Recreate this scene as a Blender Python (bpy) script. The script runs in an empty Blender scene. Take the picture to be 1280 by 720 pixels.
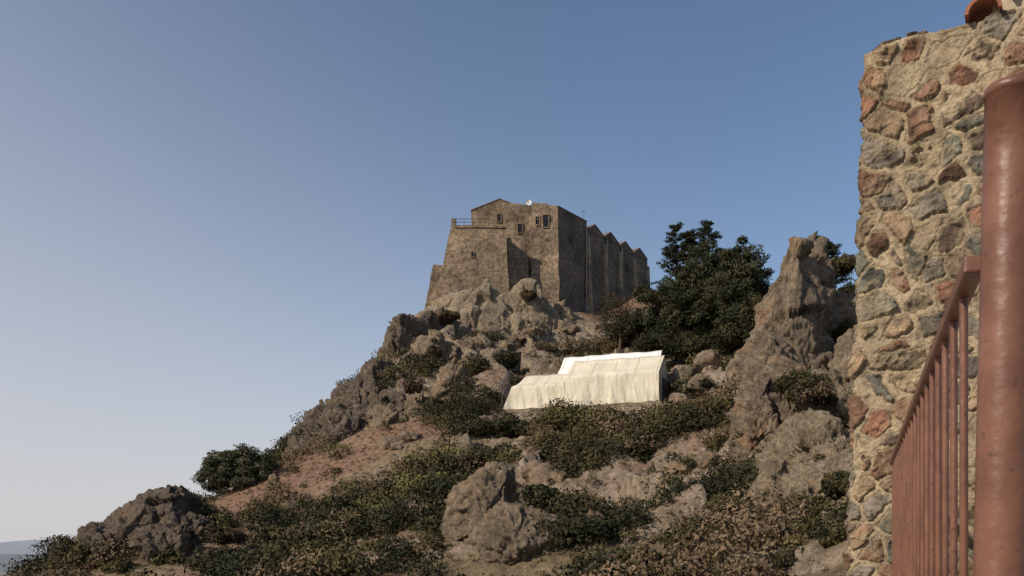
import bpy, bmesh, math, numpy as np
from mathutils import Vector
rng = np.random.default_rng(7)
D = bpy.data
scene = bpy.context.scene
F = 1100.0
# survey helper: bearing / elevation readings (eye level = 680) and a real distance in metres
def sv(b, e, y): return np.array([(b-640)/F*y, y, (680-e)/F*y])

# ------------------------------------------------------------------ noise
def _h(ix, iy, iz, seed):
    x = (ix.astype(np.int64)*374761393 + iy.astype(np.int64)*668265263 + iz.astype(np.int64)*2147483647 + seed*974711) & 0xFFFFFFFF
    x = ((x ^ (x >> 13))*1274126177) & 0xFFFFFFFF
    x = (x ^ (x >> 16)) & 0xFFFFFFFF
    x = (x*2246822519) & 0xFFFFFFFF
    return ((x ^ (x >> 15)) & 0xFFFFFF)/float(0xFFFFFF)
def vn(p, seed=0):
    i = np.floor(p); f = p-i; f = f*f*(3-2*f); i = i.astype(np.int64)
    x, y, z = i[:,0], i[:,1], i[:,2]; fx, fy, fz = f[:,0], f[:,1], f[:,2]
    r = 0
    for dx in (0,1):
        for dy in (0,1):
            for dz in (0,1):
                w = (fx if dx else 1-fx)*(fy if dy else 1-fy)*(fz if dz else 1-fz)
                r = r + w*_h(x+dx, y+dy, z+dz, seed)
    return r*2-1
def fbm(p, o=4, seed=0, g=0.5):
    a=1; s=0; t=0
    for k in range(o):
        s = s + a*vn(p*2**k+k*17.3, seed+k); t+=a; a*=g
    return s/t
def voro(p,seed):
    i=np.floor(p).astype(np.int64); n=len(p); f1=np.full(n,9.);f2=np.full(n,9.);cr=np.zeros(n);fc=np.zeros(n)
    for dx in (-1,0,1):
        for dy in (-1,0,1):
            for dz in (-1,0,1):
                c=i+np.array([dx,dy,dz]); a,b,d_=c[:,0],c[:,1],c[:,2]
                h1=_h(a,b,d_,seed);h2=_h(a,b,d_,seed+1);h3=_h(a,b,d_,seed+2)
                v=p-(c+np.stack([h1,h2,h3],-1)); dd=np.sqrt((v*v).sum(1)); m=dd<f1
                f2=np.where(m,f1,np.minimum(f2,dd)); f1=np.where(m,dd,f1)
                h4=_h(a,b,d_,seed+3); cr=np.where(m,h4,cr)
                fc=np.where(m,v[:,0]*(h2-.5)+v[:,1]*(h3-.5)+v[:,2]*(h1-.5),fc)
    return cr,fc*2,f2-f1
def P3(x,y,z=0.0):
    return np.stack([x,y,np.broadcast_to(z,np.shape(x))],axis=-1)
def sst(a,b,x):
    t=np.clip((x-a)/(b-a),0,1); return t*t*(3-2*t)

# ------------------------------------------------------------------ mesh helpers
def link(o): scene.collection.objects.link(o); return o
def mesh_np(name, V, Fc, mats, mi=None, col=None, smooth=False, parent=None):
    V=np.asarray(V,dtype=np.float32); Fc=np.asarray(Fc,dtype=np.int32)
    me=D.meshes.new(name); n=Fc.shape[1]
    me.vertices.add(len(V)); me.vertices.foreach_set('co',V.ravel())
    me.loops.add(Fc.size); me.loops.foreach_set('vertex_index',Fc.ravel())
    me.polygons.add(len(Fc)); me.polygons.foreach_set('loop_start',np.arange(len(Fc),dtype=np.int32)*n)
    me.polygons.foreach_set('loop_total',np.full(len(Fc),n,dtype=np.int32))
    for m in (mats if isinstance(mats,list) else [mats]): me.materials.append(m)
    if mi is not None: me.polygons.foreach_set('material_index',np.asarray(mi,dtype=np.int32))
    if smooth: me.polygons.foreach_set('use_smooth',np.ones(len(Fc),dtype=bool))
    me.update(calc_edges=True)
    if col is not None:
        a=me.color_attributes.new('Col','FLOAT_COLOR','POINT')
        c=np.ones((len(V),4),dtype=np.float32); c[:,:3]=col
        a.data.foreach_set('color',c.ravel())
    o=link(D.objects.new(name,me))
    if parent is not None: o.parent=parent
    return o
def mesh_py(name, V, Fc, mat, parent=None, smooth=False, bevel=0):
    me=D.meshes.new(name); me.from_pydata([tuple(map(float,v)) for v in V],[],Fc)
    bm=bmesh.new(); bm.from_mesh(me); bmesh.ops.recalc_face_normals(bm,faces=bm.faces)
    bm.to_mesh(me); bm.free()
    me.materials.append(mat)
    if smooth:
        for p in me.polygons: p.use_smooth=True
    o=link(D.objects.new(name,me))
    if parent is not None: o.parent=parent
    if bevel:
        b=o.modifiers.new('bev','BEVEL'); b.width=bevel; b.segments=2
    return o
def empty(name, loc=(0,0,0)):
    o=D.objects.new(name,None); o.empty_display_size=.5; return link(o)
def prism(name, bot, top, mat, parent=None, bevel=0):
    n=len(bot); V=list(bot)+list(top)
    Fc=[tuple(range(n-1,-1,-1)),tuple(range(n,2*n))]+[(i,(i+1)%n,n+(i+1)%n,n+i) for i in range(n)]
    return mesh_py(name,V,Fc,mat,parent,bevel=bevel)
def box(name,x0,x1,y0,y1,z0,z1,mat,parent=None,bevel=0,fr=None):
    b=[(x0,y0,z0),(x1,y0,z0),(x1,y1,z0),(x0,y1,z0)]; t=[(a,c,z1) for a,c,_ in b]
    if fr: b=[fr(*q) for q in b]; t=[fr(*q) for q in t]
    return prism(name,b,t,mat,parent,bevel)
def tube(P,R,seg=8):
    V=[];Fq=[]
    P=[Vector(p) for p in P]
    for i,p in enumerate(P):
        d=(P[min(i+1,len(P)-1)]-P[max(i-1,0)]).normalized()
        a=d.cross(Vector((0.3,0.2,1)) if abs(d.z)<.9 else Vector((1,0.1,0))).normalized(); b=d.cross(a)
        for k in range(seg):
            t=2*math.pi*k/seg; V.append(tuple(p+(a*math.cos(t)+b*math.sin(t))*R[i]))
    for i in range(len(P)-1):
        for k in range(seg):
            Fq.append((i*seg+k,i*seg+(k+1)%seg,(i+1)*seg+(k+1)%seg,(i+1)*seg+k))
    return np.array(V),np.array(Fq)

# ------------------------------------------------------------------ materials
def newmat(name, rough=.9, spec=.2):
    m=D.materials.new(name); m.use_nodes=True; nt=m.node_tree
    b=nt.nodes['Principled BSDF']; b.inputs['Roughness'].default_value=rough
    b.inputs['Specular IOR Level'].default_value=spec
    return m,nt,b
def N(nt,t,**k):
    n=nt.nodes.new(t)
    for a,v in k.items(): setattr(n,a,v)
    return n
def noise(nt,scale,detail=6,rough=.6,vec=None,dist=0):
    n=N(nt,'ShaderNodeTexNoise'); n.inputs['Scale'].default_value=scale; n.inputs['Detail'].default_value=detail
    n.inputs['Roughness'].default_value=rough; n.inputs['Distortion'].default_value=dist
    if vec is None: 
        g=N(nt,'ShaderNodeNewGeometry'); vec=g.outputs['Position']
    nt.links.new(vec,n.inputs['Vector']); return n
def ramp(nt,src,stops):
    r=N(nt,'ShaderNodeValToRGB'); cr=r.color_ramp
    while len(cr.elements)<len(stops): cr.elements.new(.5)
    for e,(p,c) in zip(cr.elements,stops):
        e.position=p; e.color=(*(c if hasattr(c,'__len__') else (c,c,c)),1)
    nt.links.new(src,r.inputs[0]); return r
def mix(nt,a,b,fac,mode='MIX'):
    m=N(nt,'ShaderNodeMix',data_type='RGBA',blend_type=mode)
    for s,v in ((m.inputs[0],fac),(m.inputs[6],a),(m.inputs[7],b)):
        if hasattr(v,'links'): nt.links.new(v,s)
        else: s.default_value=v if not isinstance(v,tuple) else (*v,1)
    return m.outputs[2]
def bump(nt,b,h,strength=.5,dist=.1,prev=None):
    n=N(nt,'ShaderNodeBump'); n.inputs['Strength'].default_value=strength; n.inputs['Distance'].default_value=dist
    nt.links.new(h,n.inputs['Height'])
    if prev: nt.links.new(prev,n.inputs['Normal'])
    nt.links.new(n.outputs[0],b.inputs['Normal']); return n.outputs[0]
def mat_col(name,rough=.9,scale=3.,lo=.7,hi=1.25,bs=.5,bd=.1,scale2=None):
    m,nt,b=newmat(name,rough)
    a=N(nt,'ShaderNodeAttribute',attribute_name='Col')
    n=noise(nt,scale,8,.65); r=ramp(nt,n.outputs[0],[(.3,lo),(.7,hi)])
    c=mix(nt,a.outputs[0],r.outputs[0],1.0,'MULTIPLY')
    if scale2:
        n2=noise(nt,scale2,6,.7); r2=ramp(nt,n2.outputs[0],[(.35,.65),(.65,1.3)])
        c=mix(nt,c,r2.outputs[0],1.0,'MULTIPLY')
    nt.links.new(c,b.inputs['Base Color'])
    if bs: bump(nt,b,n.outputs[0],bs,bd)
    return m
M_terr=mat_col('earth',.95,1.6,.5,1.5,.9,.6,9.)
def mat_rock(name,cs,scale=.35):
    m,nt,b=newmat(name,.92)
    n=noise(nt,scale,9,.68,dist=.4); r=ramp(nt,n.outputs[0],[(.3,cs[0]),(.44,cs[1]),(.56,cs[2]),(.68,cs[3])])
    n2=noise(nt,scale*7,8,.75); r2=ramp(nt,n2.outputs[0],[(.34,.45),(.62,1.4)])
    c=mix(nt,r.outputs[0],r2.outputs[0],1.0,'MULTIPLY')
    nt.links.new(c,b.inputs['Base Color'])
    bump(nt,b,n2.outputs[0],1.,.7)
    return m
M_rock=mat_rock('rock_grey',[(.14,.108,.08),(.25,.19,.135),(.35,.265,.18),(.38,.22,.125)])
M_rockp=mat_rock('rock_pale',[(.22,.17,.118),(.34,.265,.18),(.45,.355,.245),(.40,.265,.16)],.5)
M_rockd=mat_rock('rock_dark',[(.09,.07,.055),(.16,.123,.092),(.23,.177,.13),(.27,.17,.105)],.45)
def mat_leaf(name):
    m,nt,b=newmat(name,.8,.1)
    a=N(nt,'ShaderNodeAttribute',attribute_name='Col')
    nt.links.new(a.outputs[0],b.inputs['Base Color']); return m
M_leaf=mat_leaf('foliage')
def mat_simple(name,c,rough=.8,var=.25,scale=4.,bs=.2,bd=.05,spec=.2):
    m,nt,b=newmat(name,rough,spec)
    n=noise(nt,scale,6,.6); r=ramp(nt,n.outputs[0],[(.3,tuple(x*(1-var) for x in c)),(.7,tuple(min(1,x*(1+var)) for x in c))])
    nt.links.new(r.outputs[0],b.inputs['Base Color'])
    if bs: bump(nt,b,n.outputs[0],bs,bd)
    return m
M_bark=mat_simple('bark',(.09,.065,.045),.9,.35,6)
def mat_mason(name,c1,c2,cm,sx=1.0,patch=(.5,1.4)):
    m,nt,b=newmat(name,.93)
    g=N(nt,'ShaderNodeNewGeometry'); s=N(nt,'ShaderNodeSeparateXYZ'); nt.links.new(g.outputs['Position'],s.inputs[0])
    ad=N(nt,'ShaderNodeMath',operation='ADD'); nt.links.new(s.outputs[0],ad.inputs[0]); nt.links.new(s.outputs[1],ad.inputs[1])
    c=N(nt,'ShaderNodeCombineXYZ'); nt.links.new(ad.outputs[0],c.inputs[0]); nt.links.new(s.outputs[2],c.inputs[1])
    nz=noise(nt,1.2,3,.5); w=mix(nt,c.outputs[0],nz.outputs[1],.25,'ADD')
    br=N(nt,'ShaderNodeTexBrick'); nt.links.new(w,br.inputs['Vector'])
    for k,v in (('Scale',sx),('Brick Width',.62),('Row Height',.34),('Mortar Size',.035),('Mortar Smooth',.5),('Bias',0)): br.inputs[k].default_value=v
    br.inputs['Color1'].default_value=(*c1,1); br.inputs['Color2'].default_value=(*c2,1); br.inputs['Mortar'].default_value=(*cm,1)
    n1=noise(nt,.2,7,.65); r1=ramp(nt,n1.outputs[0],[(.34,(patch[0],patch[0]*.97,patch[0]*.94)),(.64,(patch[1],patch[1]*.95,patch[1]*.88))])
    n2=noise(nt,1.7,7,.75); r2=ramp(nt,n2.outputs[0],[(.34,.5),(.66,1.5)])
    cc=mix(nt,br.outputs[0],r1.outputs[0],1.,'MULTIPLY'); cc=mix(nt,cc,r2.outputs[0],1.,'MULTIPLY')
    nt.links.new(cc,b.inputs['Base Color'])
    bump(nt,b,n2.outputs[0],1.,.4)
    return m
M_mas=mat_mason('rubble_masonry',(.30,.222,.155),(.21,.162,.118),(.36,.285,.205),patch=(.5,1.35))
M_mas2=mat_mason('shaded_masonry',(.17,.14,.115),(.135,.11,.09),(.22,.18,.145),patch=(.6,1.3))  # darker copy of the rubble masonry, the wing's shade painted into its colour
M_quoin=mat_mason('quoin_stone',(.34,.28,.2),(.28,.22,.16),(.34,.28,.2))
M_roof=mat_simple('clay_roof',(.17,.115,.085),.9,.35,3)
M_dark=mat_simple('window_dark',(.02,.02,.022),.4,.2,3,0)
M_iron=mat_simple('dark_iron',(.07,.055,.045),.6,.2,5,0)
M_white=mat_simple('white_paint',(.75,.75,.73),.5,.06,5,0)
M_pipe=mat_simple('grey_pipe',(.4,.38,.34),.6,.15,3,0)

# ------------------------------------------------------------------ terrain
S=[(-100,800,60),(40,770,60),(200,750,60),(350,740,58),(500,738,55),(640,735,52),(800,738,45),(950,735,40),(1060,722,34),(1150,690,32),(1280,650,32),
(75,716,78),(120,704,78),(207,645,82),(250,652,86),(300,616,95),(345,584,105),(375,562,112),(400,532,116),(430,500,120),(470,482,124),(500,440,130),(530,415,136),(560,408,139),
(200,705,72),(300,670,78),(300,712,68),(400,640,80),(400,590,95),(400,700,66),(500,650,74),(500,570,92),(500,505,112),(560,600,82),(560,540,96),(560,465,118),(620,690,60),(640,600,78),(620,535,97),
(660,522,101),(720,518,102),(790,515,101),(640,445,128),(640,405,138),(700,420,138),(760,432,132),(700,388,148),(750,390,152),(810,365,165),(850,450,115),(850,410,135),
(900,440,108),(900,500,92),(900,600,68),(800,600,75),(730,620,70),(730,700,55),(850,700,48),(950,650,50),(950,560,70),(1000,600,58),(1050,570,58),(1050,650,45),(1060,480,70),(1150,450,75),(1280,420,75),(1000,450,92),(1050,420,98),(1100,400,110)]
C=[sv(*s) for s in S]
C+=[np.array(p,float) for p in [(-5,150,40.5),(10,160,41.5),(25,175,45),(0,172,40),(0,205,28),(-30,170,12),(-40,140,4),(-60,120,-12),(-85,90,-32),(-30,132,12),(-45,100,-2),(-38,97,3),(-20,150,25),(-60,170,-18),
 (60,150,36),(90,120,30),(75,80,16),(60,205,30),(30,200,36),(-20,10,-12),(-5,8,-7),(5,9,-6),(15,12,-5),(35,15,-2),(-40,30,-16),(-75,50,-32),(0,30,-6),(-20,35,-8),(-110,70,-50),(-110,150,-45),(100,30,5),(20,28,-1.5)]]
C=np.array(C)
def phi(r2): return .5*r2*np.log(r2+1e-9)
sc=50.
cp=C[:,:2]/sc
K=phi(((cp[:,None]-cp[None])**2).sum(-1))+np.eye(len(cp))*.004
Pm=np.c_[np.ones(len(cp)),cp]
A=np.block([[K,Pm],[Pm.T,np.zeros((3,3))]])
W=np.linalg.solve(A,np.r_[C[:,2],0,0,0])
TO=np.array([-1.2,105.]); TD=np.array([.94,-.342]); TN=np.array([.342,.94])
def base_h0(x,y):
    out=np.empty(len(x))
    for i in range(0,len(x),20000):
        q=np.c_[x[i:i+20000],y[i:i+20000]]/sc
        k=phi(((q[:,None]-cp[None])**2).sum(-1))
        out[i:i+20000]=k@W[:len(cp)]+W[-3]+q@W[-2:]
    return out
cgx=np.linspace(-112,108,222); cgy=np.linspace(3,214,212)
_X,_Y=np.meshgrid(cgx,cgy); CH=base_h0(_X.ravel(),_Y.ravel()).reshape(212,222)
def base_h(x,y):
    fx=np.clip((x-cgx[0])/(cgx[1]-cgx[0]),0,220.999); fy=np.clip((y-cgy[0])/(cgy[1]-cgy[0]),0,210.999)
    i=fx.astype(int); j=fy.astype(int); a=fx-i; b=fy-j
    return CH[j,i]*(1-a)*(1-b)+CH[j,i+1]*a*(1-b)+CH[j+1,i]*(1-a)*b+CH[j+1,i+1]*a*b
def rockmask(x,y):
    n=fbm(P3(x*.045,y*.045,3.3),3,50)
    m=sst(-.05,.25,n)
    ridge=np.exp(-(((x+17)/13)**2+((y-126)/13)**2))*1.4+np.exp(-(((x-24)/9)**2+((y-72)/12)**2))
    return np.clip(m*.75+ridge,0,1)
def track(x,y):  # bare reddish slope running up the left shoulder
    a=np.array([-35.,84.]); b=np.array([-15.,103.]); ab=b-a; t=np.clip(((x-a[0])*ab[0]+(y-a[1])*ab[1])/(ab@ab),0,1)
    d=np.hypot(x-a[0]-t*ab[0],y-a[1]-t*ab[1])+fbm(P3(x*.15,y*.15,6.),3,93)*4
    return 1-sst(5.0,9.0,d)
def height(x,y):
    h=base_h(x,y); r=rockmask(x,y)*(1-.9*track(x,y))
    n=(fbm(P3(x*.12,y*.12,0.),4,1)*1.3+fbm(P3(x*.6,y*.6,0.),3,9)*.3)*(1-.4*track(x,y))
    wx=x+fbm(P3(x*.3,y*.3,3.),3,90)*1.2; wy=y+fbm(P3(x*.3,y*.3,8.),3,91)*1.2
    c1,f1,e1=voro(P3(wx*.17,wy*.13,.5),61); c2,f2,e2=voro(P3(wx*.5,wy*.4,.5),66)
    blk=(c1-.45)*2.0+f1*2.0+(c2-.5)*.7+f2*.8
    h=h+n+r*blk
    t=(x-TO[0])*TD[0]+(y-TO[1])*TD[1]; d=(x-TO[0])*TN[0]+(y-TO[1])*TN[1]
    wt=sst(-4,-1,t)*(1-sst(20.5,23,t))
    a=wt*sst(-3.2,-1.4,d)*(1-sst(6.6,7.4,d)); h=h*(1-a)+15.55*a
    a=wt*sst(6.6,7.4,d)*(1-sst(14,17,d)); h=h*(1-a)+18.0*a
    return h
gx=np.linspace(-110,105,680); gy=np.linspace(5,212,660)
X,Y=np.meshgrid(gx,gy); x=X.ravel(); y=Y.ravel(); z=height(x,y)
nx,ny=len(gx),len(gy)
Zg=z.reshape(ny,nx); gzy,gzx=np.gradient(Zg,gy,gx); slope=np.sqrt(gzx**2+gzy**2).ravel()
rm=rockmask(x,y); trk=track(x,y)
soil=np.array([.235,.145,.096]); dry=np.array([.24,.178,.108]); rk=np.array([.26,.20,.145]); grn=np.array([.12,.09,.05])
a=sst(-.2,.3,fbm(P3(x*.1,y*.1,7.),4,33))[:,None]; col=soil*(1-a)+dry*a
a=(sst(-.1,.3,fbm(P3(x*.2,y*.2,9.),4,44))*.5*(1-trk))[:,None]; col=col*(1-a)+grn*a
col=col*(1-trk[:,None]*.6)+np.array([.23,.135,.09])*trk[:,None]*.6
a=np.clip(sst(.65,1.0,slope)+rm*sst(.4,.7,slope),0,1)[:,None]; col=col*(1-a)+rk*a
V=np.c_[x,y,z]
idx=np.arange(nx*ny).reshape(ny,nx)
Q=np.stack([idx[:-1,:-1],idx[:-1,1:],idx[1:,1:],idx[1:,:-1]],-1).reshape(-1,4)
bd=np.r_[idx[0,:],idx[1:,-1],idx[-1,:-1][::-1],idx[1:-1,0][::-1]]
nb=len(bd); rings=[bd]; Vs=[V]; off=len(V); cen=np.array([0,100.])
for k,(s_,zz) in enumerate([(1.25,.06),(1.8,.22),(3.2,.5),(6,.8),(11,1.02)]):
    pb=V[bd]; q=cen+(pb[:,:2]-cen)*s_
    zz2=pb[:,2]*(1-zz)+(-400)*zz+fbm(P3(q[:,0]*.01,q[:,1]*.01,0.),3,5)*12*(1-zz)
    Vs.append(np.c_[q,zz2]); rings.append(np.arange(off,off+nb)); off+=nb
Qs=[Q]
for a_,b_ in zip(rings[:-1],rings[1:]):
    Qs.append(np.stack([a_,b_,np.roll(b_,-1),np.roll(a_,-1)],-1))
V=np.concatenate(Vs); Q=np.concatenate(Qs)
col=np.r_[col,np.tile(grn*.7+soil*.3,(len(V)-len(col),1))]
mesh_np('rocky_hillside',V,Q,M_terr,col=col,smooth=False)

# far plain and distant hills (haze painted in as a glow, stronger with distance)
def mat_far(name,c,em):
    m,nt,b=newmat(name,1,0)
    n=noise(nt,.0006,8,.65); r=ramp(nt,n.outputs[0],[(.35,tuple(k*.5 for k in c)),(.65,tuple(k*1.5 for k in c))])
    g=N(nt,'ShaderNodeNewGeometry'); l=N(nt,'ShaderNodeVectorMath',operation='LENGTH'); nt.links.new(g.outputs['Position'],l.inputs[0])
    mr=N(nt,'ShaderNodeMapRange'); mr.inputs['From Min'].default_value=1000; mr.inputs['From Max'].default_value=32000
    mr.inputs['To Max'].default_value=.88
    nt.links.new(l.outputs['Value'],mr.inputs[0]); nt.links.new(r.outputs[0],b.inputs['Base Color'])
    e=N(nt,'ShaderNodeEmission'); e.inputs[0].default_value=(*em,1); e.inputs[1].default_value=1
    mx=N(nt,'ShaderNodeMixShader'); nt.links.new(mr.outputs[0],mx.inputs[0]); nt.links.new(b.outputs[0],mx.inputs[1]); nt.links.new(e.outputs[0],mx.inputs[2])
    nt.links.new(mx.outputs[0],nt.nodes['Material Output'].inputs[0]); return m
M_far=mat_far('painted_haze_plain',(.17,.155,.12),(.36,.36,.375))
M_farh=mat_far('painted_haze_hills',(.10,.10,.09),(.355,.38,.44))
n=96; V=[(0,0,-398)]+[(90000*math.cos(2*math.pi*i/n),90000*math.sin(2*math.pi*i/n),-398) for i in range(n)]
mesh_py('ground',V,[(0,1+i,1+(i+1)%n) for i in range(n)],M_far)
def hills(name,dist,hgt,seed,dep=5000,lo=.6):
    m=300; r=9; ang=np.linspace(-math.pi*.75,math.pi*.75,m)
    V=[]
    for j in range(r):
        t=j/(r-1); rr=dist+dep*(t-.5)
        p=P3(np.sin(ang)*rr/4000,np.cos(ang)*rr/4000,0.)
        hh=-398+(hgt*(lo+.4*fbm(p,4,seed))+60*fbm(p*4,3,seed+3))*math.sin(math.pi*t)-5
        V.append(np.c_[np.sin(ang)*rr,np.cos(ang)*rr,hh])
    V=np.concatenate(V); ii=np.arange(m*r).reshape(r,m)
    Q=np.stack([ii[:-1,:-1],ii[:-1,1:],ii[1:,1:],ii[1:,:-1]],-1).reshape(-1,4)
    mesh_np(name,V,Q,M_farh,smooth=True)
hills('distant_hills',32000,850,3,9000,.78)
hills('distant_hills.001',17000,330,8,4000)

# ------------------------------------------------------------------ rocks
bm=bmesh.new(); bmesh.ops.create_icosphere(bm,subdivisions=6,radius=1); bm.verts.ensure_lookup_table()
ICO=np.array([v.co[:] for v in bm.verts]); ICOF=np.array([[v.index for v in f.verts] for f in bm.faces]); bm.free()
bm=bmesh.new(); bmesh.ops.create_icosphere(bm,subdivisions=4,radius=1); bm.verts.ensure_lookup_table()
ICO4=np.array([v.co[:] for v in bm.verts]); ICOF4=np.array([[v.index for v in f.verts] for f in bm.faces]); bm.free()
def rock(c,s,seed,rotz=0,tilt=0,amp=.22,hi=True,sq=3.0,cell=1.0,lay=(.45,.15,.88)):
    r=np.random.default_rng(seed); u=ICO if hi else ICO4
    a=r.uniform(0,6.28); ca,sa=math.cos(a),math.sin(a)
    ur=np.c_[u[:,0]*ca-u[:,1]*sa,u[:,0]*sa+u[:,1]*ca,u[:,2]]
    rs=1/((np.abs(ur)**sq).sum(1))**(1/sq)
    k=18; nn=r.normal(size=(k,3)); nn/=np.linalg.norm(nn,axis=1)[:,None]; d=r.uniform(.7,1.02,k)
    dt=u@nn.T; rr=np.minimum(rs,np.where(dt>.05,d/np.maximum(dt,.05),9).min(1))
    p=u*rr[:,None]
    s=np.array(s,float); q=p*s
    L=s.mean()
    w=q/L+np.stack([fbm(q/L*1.5+5+seed%13,4,seed),fbm(q/L*1.5+9,4,seed+1),fbm(q/L*1.5+2,4,seed+2)],-1)*.24
    c1,f1,e1=voro(w*1.25*cell,seed+5)
    dd=((c1-.5)*.8+f1*1.0-.18*(1-sst(0,.08,e1)))*amp
    ln=np.array(lay); ln/=np.linalg.norm(ln); sw=w@ln*2.6
    dd+=((sw-np.floor(sw))-.5)*amp*.35*(.5+c1)
    if hi:
        c2,f2,e2=voro(w*3.2*cell,seed+9); c3,f3,e3=voro(w*8*cell,seed+14)
        dd+=((c2-.5)*.32+f2*.42-.07*(1-sst(0,.1,e2)))*amp+((c3-.5)*.09+f3*.16)*amp
        dd+=fbm(w*7,5,seed+8,.65)*amp*.14
    ud=u/s*s.min(); ud/=np.linalg.norm(ud,axis=1)[:,None]
    p=q+ud*(dd*min(L,s.min()*1.5))[:,None]
    cz,sz=math.cos(rotz),math.sin(rotz); ct,st_=math.cos(tilt),math.sin(tilt)
    R1=np.array([[ct,0,st_],[0,1,0],[-st_,0,ct]]); R2=np.array([[cz,-sz,0],[sz,cz,0],[0,0,1]])
    return p@(R2@R1).T+np.array(c), (ICOF if hi else ICOF4)
def rocks(name,lst,mat,hi=True):
    V=[];Fc=[];o=0
    for a in lst:
        v,f=rock(*a[:3],**(a[3] if len(a)>3 else {}),hi=hi); V.append(v);Fc.append(f+o);o+=len(v)
    return mesh_np(name,np.concatenate(V),np.concatenate(Fc),mat,smooth=False)
def R(u0,u1,v0,v1,y,seed,dy=1.0,**k):
    px=y/F; c=sv((u0+u1)/2,(v0+v1)/2,y+(u1-u0)*px*.2); return (c,((u1-u0)/2*px*1.05,(u1-u0)/2*px*dy,(v1-v0)/2*px*1.05),seed,k)
def RT(u,vt,y,w,d,h,seed,**k):
    c=sv(u,vt,y); c[2]-=h*.93; return (c,(w,d,h),seed,k)
rocks('rock_outcrop',[RT(208,602,80,2.9,3,3.6,1,tilt=.3,amp=.16),RT(172,628,79,3.4,3,3.,2,tilt=.5,amp=.16),RT(135,657,78,2.6,3,2.6,3,tilt=.4),RT(228,640,77,2.,2,2.4,4),RT(200,655,74,2.2,2,2.2,5,tilt=.3)],M_rockd)
rocks('cliff',[RT(385,545,110,3.4,3,3.5,11,tilt=.6),RT(408,505,113,3.8,3.5,5.5,12,tilt=.6),RT(440,474,116,4.2,4,6.5,13,tilt=.4),RT(466,458,120,3.6,4,7.5,14,tilt=.25),
  RT(494,402,127,3.8,4,9.5,15,tilt=.25),RT(520,390,131,4.2,4,9.5,16,tilt=.15),RT(548,392,134,4.2,4,8.5,17),
  RT(430,522,107,3.8,3,4,19,tilt=.5),RT(470,490,110,3.8,3,5.,20,tilt=.4),RT(500,450,119,3.6,3,7,21,tilt=.3)],M_rockd)
rocks('cliff.001',[RT(530,420,125,4.2,3,7.5,31,tilt=.2),RT(560,424,125,3.4,3,6.5,32,tilt=.2),RT(592,422,129,3.6,3,5.5,34),RT(553,455,113,1.9,2,6,35,tilt=.35),RT(486,512,107,2.8,2.5,3.2,36,tilt=.5),
  RT(622,405,134,4,3,4.6,37),RT(522,492,109,2.6,2.5,3.4,38,tilt=.4),RT(660,412,135,3,2,3.6,39),RT(578,520,101,1.7,2,2.,40,tilt=.3)],M_rock)
ck=dict(amp=.13,sq=4.5)
rocks('castle_crag',[RT(556,368,139.5,5.6,3,8.5,51,**ck),RT(600,362,139,6.2,3,9.5,52,**ck),RT(640,354,140.5,4.8,3,9,53,tilt=.06,**ck),RT(672,368,141.5,3.8,3,6,54,**ck),RT(622,384,136.5,4.8,3,6.4,55,**ck),RT(578,388,136.5,4.6,3,6,56,**ck),RT(702,385,145,3,3,3.5,57),RT(655,390,137,3.6,3,4.4,58,**ck)],M_rockp)
pl=dict(lay=(.9,.2,.35))
rocks('rock_pinnacle',[RT(992,305,71,2.9,3,9.5,61,tilt=.07,sq=4,**pl),RT(974,320,69.5,2.4,2.6,9.5,62,tilt=.14,sq=4,**pl),RT(1018,325,74,2.7,3,9,163,tilt=-.03,sq=3.5,**pl),RT(1040,375,75,2.6,3,7,64),RT(955,405,67,2.3,2.5,7.5,65,tilt=.14,sq=4,**pl),RT(985,440,65.5,2.4,2.2,6,66),RT(943,480,65,1.9,2,5,67,tilt=.1),RT(1002,385,69,2.4,2,8,68,sq=4,**pl)],M_rock)
rocks('rock_ledge',[RT(1048,455,63,2.4,2.5,5,71),RT(1070,420,66,2,2.5,6,72),RT(985,510,60,1.9,2,4,73,tilt=.3),RT(1030,520,57,2.2,2,3.8,74),RT(962,580,56,1.4,1.5,2.6,75,tilt=.4),RT(1055,560,52,1.6,1.8,3,76),RT(1010,585,52,1.8,1.6,2.2,77,tilt=.3),RT(1120,430,62,4,3,7,78)],M_rockp)
rocks('boulder',[R(572,642,574,690,64,181,tilt=.5,sq=4,amp=.17)],M_rock)
rocks('boulder.001',[R(600,692,636,745,57,182,tilt=.2,amp=.18)],M_rock)
rocks('boulder.002',[R(728,756,638,670,58,83,amp=.14)],M_rock)
rocks('hillside_rocks',[R(868,905,440,470,104,91),R(835,870,455,490,102,92),R(850,900,470,500,96,93),R(835,868,492,520,96,94),R(905,940,450,500,92,95),R(690,725,400,425,140,96),
 R(470,520,545,585,96,97,tilt=.4),R(700,760,560,590,86,98),R(820,860,590,625,72,99),R(560,600,650,690,66,100,tilt=.3),R(780,830,640,680,60,101)],M_rock,hi=False)
lst=[]
while len(lst)<420:
    xx=rng.uniform(-62,35); yy=rng.uniform(44,145); s=rng.uniform(.2,.7)*(1+1.8*(rng.random()<.22))
    b=rockmask(np.array([xx]),np.array([yy]))[0]
    if rng.random()>.2+b: continue
    t=(xx-TO[0])*TD[0]+(yy-TO[1])*TD[1]; d=(xx-TO[0])*TN[0]+(yy-TO[1])*TN[1]
    if -3<t<21 and -2<d<15: continue
    zz=height(np.array([xx]),np.array([yy]))[0]
    lst.append(((xx,yy,zz),(s*rng.uniform(.7,1.4),s,s*rng.uniform(.5,.9)),int(rng.integers(1e6)),dict(rotz=rng.uniform(0,6),tilt=rng.uniform(-.5,.5))))
rocks('scattered_stones',lst,M_rock,hi=False)

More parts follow.
